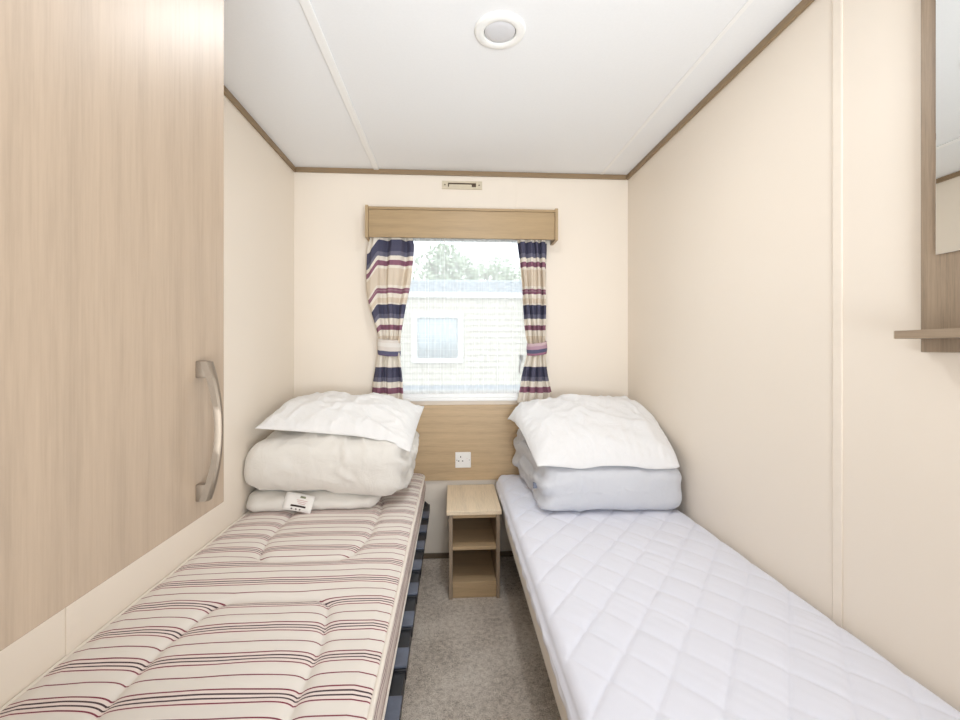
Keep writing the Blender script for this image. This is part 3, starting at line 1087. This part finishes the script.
# care label hanging from the blanket front
def on_front(bvh, x, z):
    h = bvh.ray_cast(Vector((x, 1.2, z)), Vector((0, 1, 0)))
    return h[0].y if h[0] is not None else 1.93
def card(x, z, w, h, ang, off, nx=6, ny=5):
    """small curved strip lying on the blanket's front"""
    V = []
    for j in range(ny+1):
        for i in range(nx+1):
            lx_, lz_ = (i/nx-.5)*w, (j/ny-.5)*h
            px = x+lx_*math.cos(ang)-lz_*math.sin(ang)
            pz = z+lx_*math.sin(ang)+lz_*math.cos(ang)
            V.append((px, pz))
    return V, gridfaces(ny, nx)
LBX, LBZ, LBA = -.632, .530, -.17
ca, sa = math.cos(LBA), math.sin(LBA)
yb = min(on_front(bvh_thin, LBX+dx*ca-dz*sa, LBZ+dx*sa+dz*ca) for dx in (-.05, 0, .05) for dz in (-.028, 0, .028))
def lab(name, lx_, lz_, w, h, mat, parent, depth):
    V, F = card(LBX+lx_*ca-lz_*sa, LBZ+lx_*sa+lz_*ca, w, h, LBA, 0)
    slope = lambda pz: (pz-LBZ)*.50
    VV = [(px, yb-.004-depth+slope(pz)+.004*math.cos((px-LBX)*30), pz) for px, pz in V]
    o = raw(name, VV, F, mat, parent)
    m_ = o.modifiers.new('Solidify', 'SOLIDIFY'); m_.thickness = .0006 if name != 'care_label' else .001; m_.offset = 0
    return o
cl = lab('care_label', 0, 0, .118, .062, M['tag'], thin, 0)
cl['label'] = 'white printed care label'
lab('printed_bar', .002, -.013, .062, .0065, M['ink'], cl, .0012)
lab('printed_mark', .012, .020, .022, .007, M['green_ink'], cl, .0012)
for z_, w_, x_ in ((.008, .046, .012), (.002, .038, .012), (-.004, .028, .014)):
    lab('printed_line', x_, z_, w_, .0022, M['pink_ink'], cl, .0012)
for x_ in (-.022, -.004, .012):
    lab('printed_symbol', x_, -.024, .006, .004, M['ink'], cl, .0012)

# right stack ----------------------------------------------------------
def d_low(q, n, a, b, c):
    d = .007*fbm(q.x*4, q.y*5, q.z*5, 3)
    fan = math.exp(-((q.x-.66)/.13)**2)
    d += .014*fan*crease(Vector((q.x, q.y, q.z*.5)), 13, 3, 5, 3) + .004*crease(q, 6, 5, 8, 5)
    e = 1-float(sst(.36, .46, q.x))
    d += e*(.014*math.sin(q.z*75+2.5*noise.noise(Vector((q.y*6, q.z*4, 8)))+q.y*4) + .012*crease(q, 4, 13, 12, 5))
    return d
def x_low(q, a, b, c):
    q.x -= .045*max(0, b)*max(0, -a)
    # underside arches a little in the middle of the front
    if c < 0:
        q.z += .010*math.exp(-((q.x-.68)/.16)**2)*max(0, -b)
    return q
low, bvh_low = bolster('folded_duvet', .366, .978, 1.795, 2.445, .464, .672, .76, M['duvet_cool'], [bvh_rm],
    'folded bluish white duvet lying on the white quilted bed', 'duvet', .20, .42, 200, 100, d_low, xf=x_low)
hit = bvh_low.ray_cast(Vector((.2, 1.87, .585)), Vector((1, 0, 0)))
tx = hit[0].x if hit[0] is not None else .38
tg = MB().box(tx-.012, tx+.004, 1.858, 1.870, .572, .595, .0004).build('side_tag', M['tag_grey'], low)
def w_rp(u, v, q, L):
    q[2] += .020*math.sin(PI*min(1, v*.9+.1)) + .010*fbm(u*3.5+3, v*3.5, L, 2)
    # front hem drapes over the duvet edge in shallow scallops
    q[2] += .006*math.sin(u*13+1)*(1-v)**3
    # side against the wall bellies out
    q[0] += .03*math.sin(PI*v)*u**3
    # loose tail at the far left corner
    k = max(0, 1-u/.10)*max(0, (v-.72)/.28)
    q[2] -= .055*k
    return q
rp_, bvh_rp, _ = pillow('pillow', [(.345, 1.80, .668), (.945, 1.80, .655), (.290, 2.38, .832), (.975, 2.36, .868)], .13, 8, M['pillow_cool'], [bvh_low],
    'big white pillow slumped over the bluish folded duvet', 'pillow', warp=w_rp, bottom=.18, w=.74, h=.52, p=.7, straight=.9, crease=.012)

# ------------------------------------------------------------------ outside the window
props(MB().box(-14, 14, -14, 26, -.80, -.70).build('ground', M['gravel'], None, False, (0, 6, -.7)), 'pale gravel ground outside the window', 'ground', None, 'structure')
YN2 = 9.0
kr = root('static_caravan', (.5, YN2+1.5, -.7), 'cream clad holiday caravan with grey roof seen through the net curtain', 'caravan')
k = MB()
z = .42
k.box(-5.2, 4.2, YN2, YN2+3, -.1, 2.18)
wl = k.build('body', M['siding'], kr)
bd = MB()
z = .42
while z < 2.1:
    bd.prism([(YN2-.022, z), (YN2-.022, z+.012), (YN2-.002, z+.118), (YN2-.002, z)], 'x', -5.2, 4.2)
    z += .12
bd.build('cladding', M['siding'], kr)
MB().box(-5.25, 4.25, YN2-.03, YN2+3.05, -.15, .415).build('skirt', M['roof_grey'], kr)
MB().box(-5.3, 4.3, YN2-.10, YN2+3.1, 2.17, 2.28, .01).build('gutter', M['white_ext'], kr)
MB().prism([(YN2-.08, 2.282), (YN2-.07, 2.50), (YN2-.03, 2.53), (YN2+1.5, 2.66), (YN2+3.08, 2.53), (YN2+3.08, 2.282)], 'x', -5.3, 4.3).build('roof', M['roof_grey'], kr)
wn = MB()
wx0, wx1, wz0, wz1 = -.82, .205, .865, 1.87
wn.box(wx0, wx1, YN2-.07, YN2-.023, wz0, wz0+.10).box(wx0, wx1, YN2-.07, YN2-.023, wz1-.10, wz1).box(wx0, wx0+.11, YN2-.07, YN2-.023, wz0+.1, wz1-.1).box(wx1-.11, wx1, YN2-.07, YN2-.023, wz0+.1, wz1-.1)
wno = wn.build('window', M['white_ext'], kr)
MB().box(wx0+.1, wx1-.1, YN2-.04, YN2-.03, wz0+.1, wz1-.1).build('pane', M['ext_glass'], wno)
V = []
for j in range(3):
    for i in range(61):
        V.append((wx0+.12+(wx1-wx0-.24)*i/60, YN2-.046+.003*math.sin(i*1.1), wz0+.11+(wz1-wz0-.22)*j/2))
cu = raw('curtain_panel', V, gridfaces(2, 60), M['ext_curtain'], wno)
cu.modifiers.new('Solidify', 'SOLIDIFY').thickness = .002

def tree(x, y, h, rr, seed, label):
    rnd = random.Random(seed)
    r = root('tree', (x, y, -.7), label, 'tree', 'trees behind the neighbouring caravan')
    tb = MB()
    tb.tube([(x, y, -.7), (x+.05, y, .8), (x-.03, y, 2), (x, y, h-rr*.8)], [.16, .13, .11, .06], 10)
    for q in range(7):
        a = rnd.uniform(0, 2*PI); zz = h-rr*rnd.uniform(.9, 1.7)
        tb.tube([(x, y, zz), (x+math.cos(a)*rr*.4, y+math.sin(a)*rr*.4, zz+rr*.35), (x+math.cos(a)*rr*.75, y+math.sin(a)*rr*.75, zz+rr*.8)], [.05, .035, .012], 6)
    tb.build('trunk', M['bark'], r, True)
    V, F = [], []
    for q in range(2600):
        while True:
            p = Vector((rnd.uniform(-1, 1), rnd.uniform(-1, 1), rnd.uniform(-1, 1)))
            if p.length < 1 and noise.noise(p*2.3+Vector((seed, 0, 0))) > -.12:
                break
        c = Vector((x, y, h-rr*.9)) + Vector((p.x*rr, p.y*rr*.8, p.z*rr*1.05))
        A = Vector((rnd.gauss(0, 1), rnd.gauss(0, 1), rnd.gauss(0, 1))).normalized()
        Bv = A.orthogonal().normalized()
        s = rnd.uniform(.045, .085)
        i = len(V)
        V += [tuple(c-A*s*1.3), tuple(c+Bv*s*.6), tuple(c+A*s*1.3), tuple(c-Bv*s*.6)]
        F.append((i, i+1, i+2, i+3))
    raw('crown', V, F, M['leaf'], r, smooth=False)
tree(-.3, 13.5, 4.15, 1.05, 3, 'leafy green tree above the caravan roof, near the middle of the window')
tree(1.55, 15.5, 4.2, 1.1, 8, 'smaller pale tree behind the caravan roof towards the tight folded curtain')

# ------------------------------------------------------------------ light
w = bpy.data.worlds.new('overcast_sky')
S.world = w
w.use_nodes = True
bg = w.node_tree.nodes['Background']
bg.inputs[0].default_value = (.93, .97, 1.0, 1)
bg.inputs[1].default_value = 2.5

def area(name, loc, target, sx, sy, power, col=(1, 1, 1)):
    l = bpy.data.lights.new(name, 'AREA')
    l.shape = 'RECTANGLE'; l.size = sx; l.size_y = sy; l.energy = power; l.color = col
    o = bpy.data.objects.new(name, l)
    COL.objects.link(o)
    o.location = loc
    o.rotation_euler = (Vector(target)-Vector(loc)).to_track_quat('-Z', 'Y').to_euler()
    return o
# added fill behind the viewer aimed at the ceiling, and at the unlit downlight
bf = area('bounce_fill', (.38, -.78, 1.0), (.0, 1.0, 2.1), .8, .8, 16.5, (.89, .95, 1))
bf.data.spread = math.radians(112)
area('forward_fill', (.25, -.85, 1.55), (.0, 1.4, .55), .9, .7, 5.5, (.90, .955, 1))  # added fill for the low walls and carpet, no real lamp here
dl = bpy.data.lights.new('downlight_fill', 'AREA')  # added light at the downlight, which is itself off
dl.shape = 'DISK'; dl.size = .09; dl.energy = 3.8; dl.color = (.96, .98, 1)
do = bpy.data.objects.new('downlight_fill', dl); COL.objects.link(do)
do.location = (lx, ly, ZC-.0135)

# ------------------------------------------------------------------ camera
cd = bpy.data.cameras.new('camera')
cam = bpy.data.objects.new('camera', cd)
COL.objects.link(cam)
cd.sensor_fit = 'HORIZONTAL'
cd.sensor_width = 36
cd.lens = 445/960*36
cd.shift_y = -12/960
cd.clip_start = .02
cam.location = (0, 0, 1.164)
cam.rotation_euler = (PI/2, 0, -math.atan(27/445))
S.camera = cam

S.view_settings.view_transform = 'Standard'
S.view_settings.look = 'None'
S.view_settings.exposure = 0.58
S.view_settings.gamma = 1
S.view_settings.use_curve_mapping = False
try:
    S.cycles.max_bounces = 12
    S.cycles.diffuse_bounces = 8
    S.cycles.transparent_max_bounces = 16
    S.cycles.sample_clamp_indirect = 6
    S.cycles.use_denoising = True
except Exception:
    pass
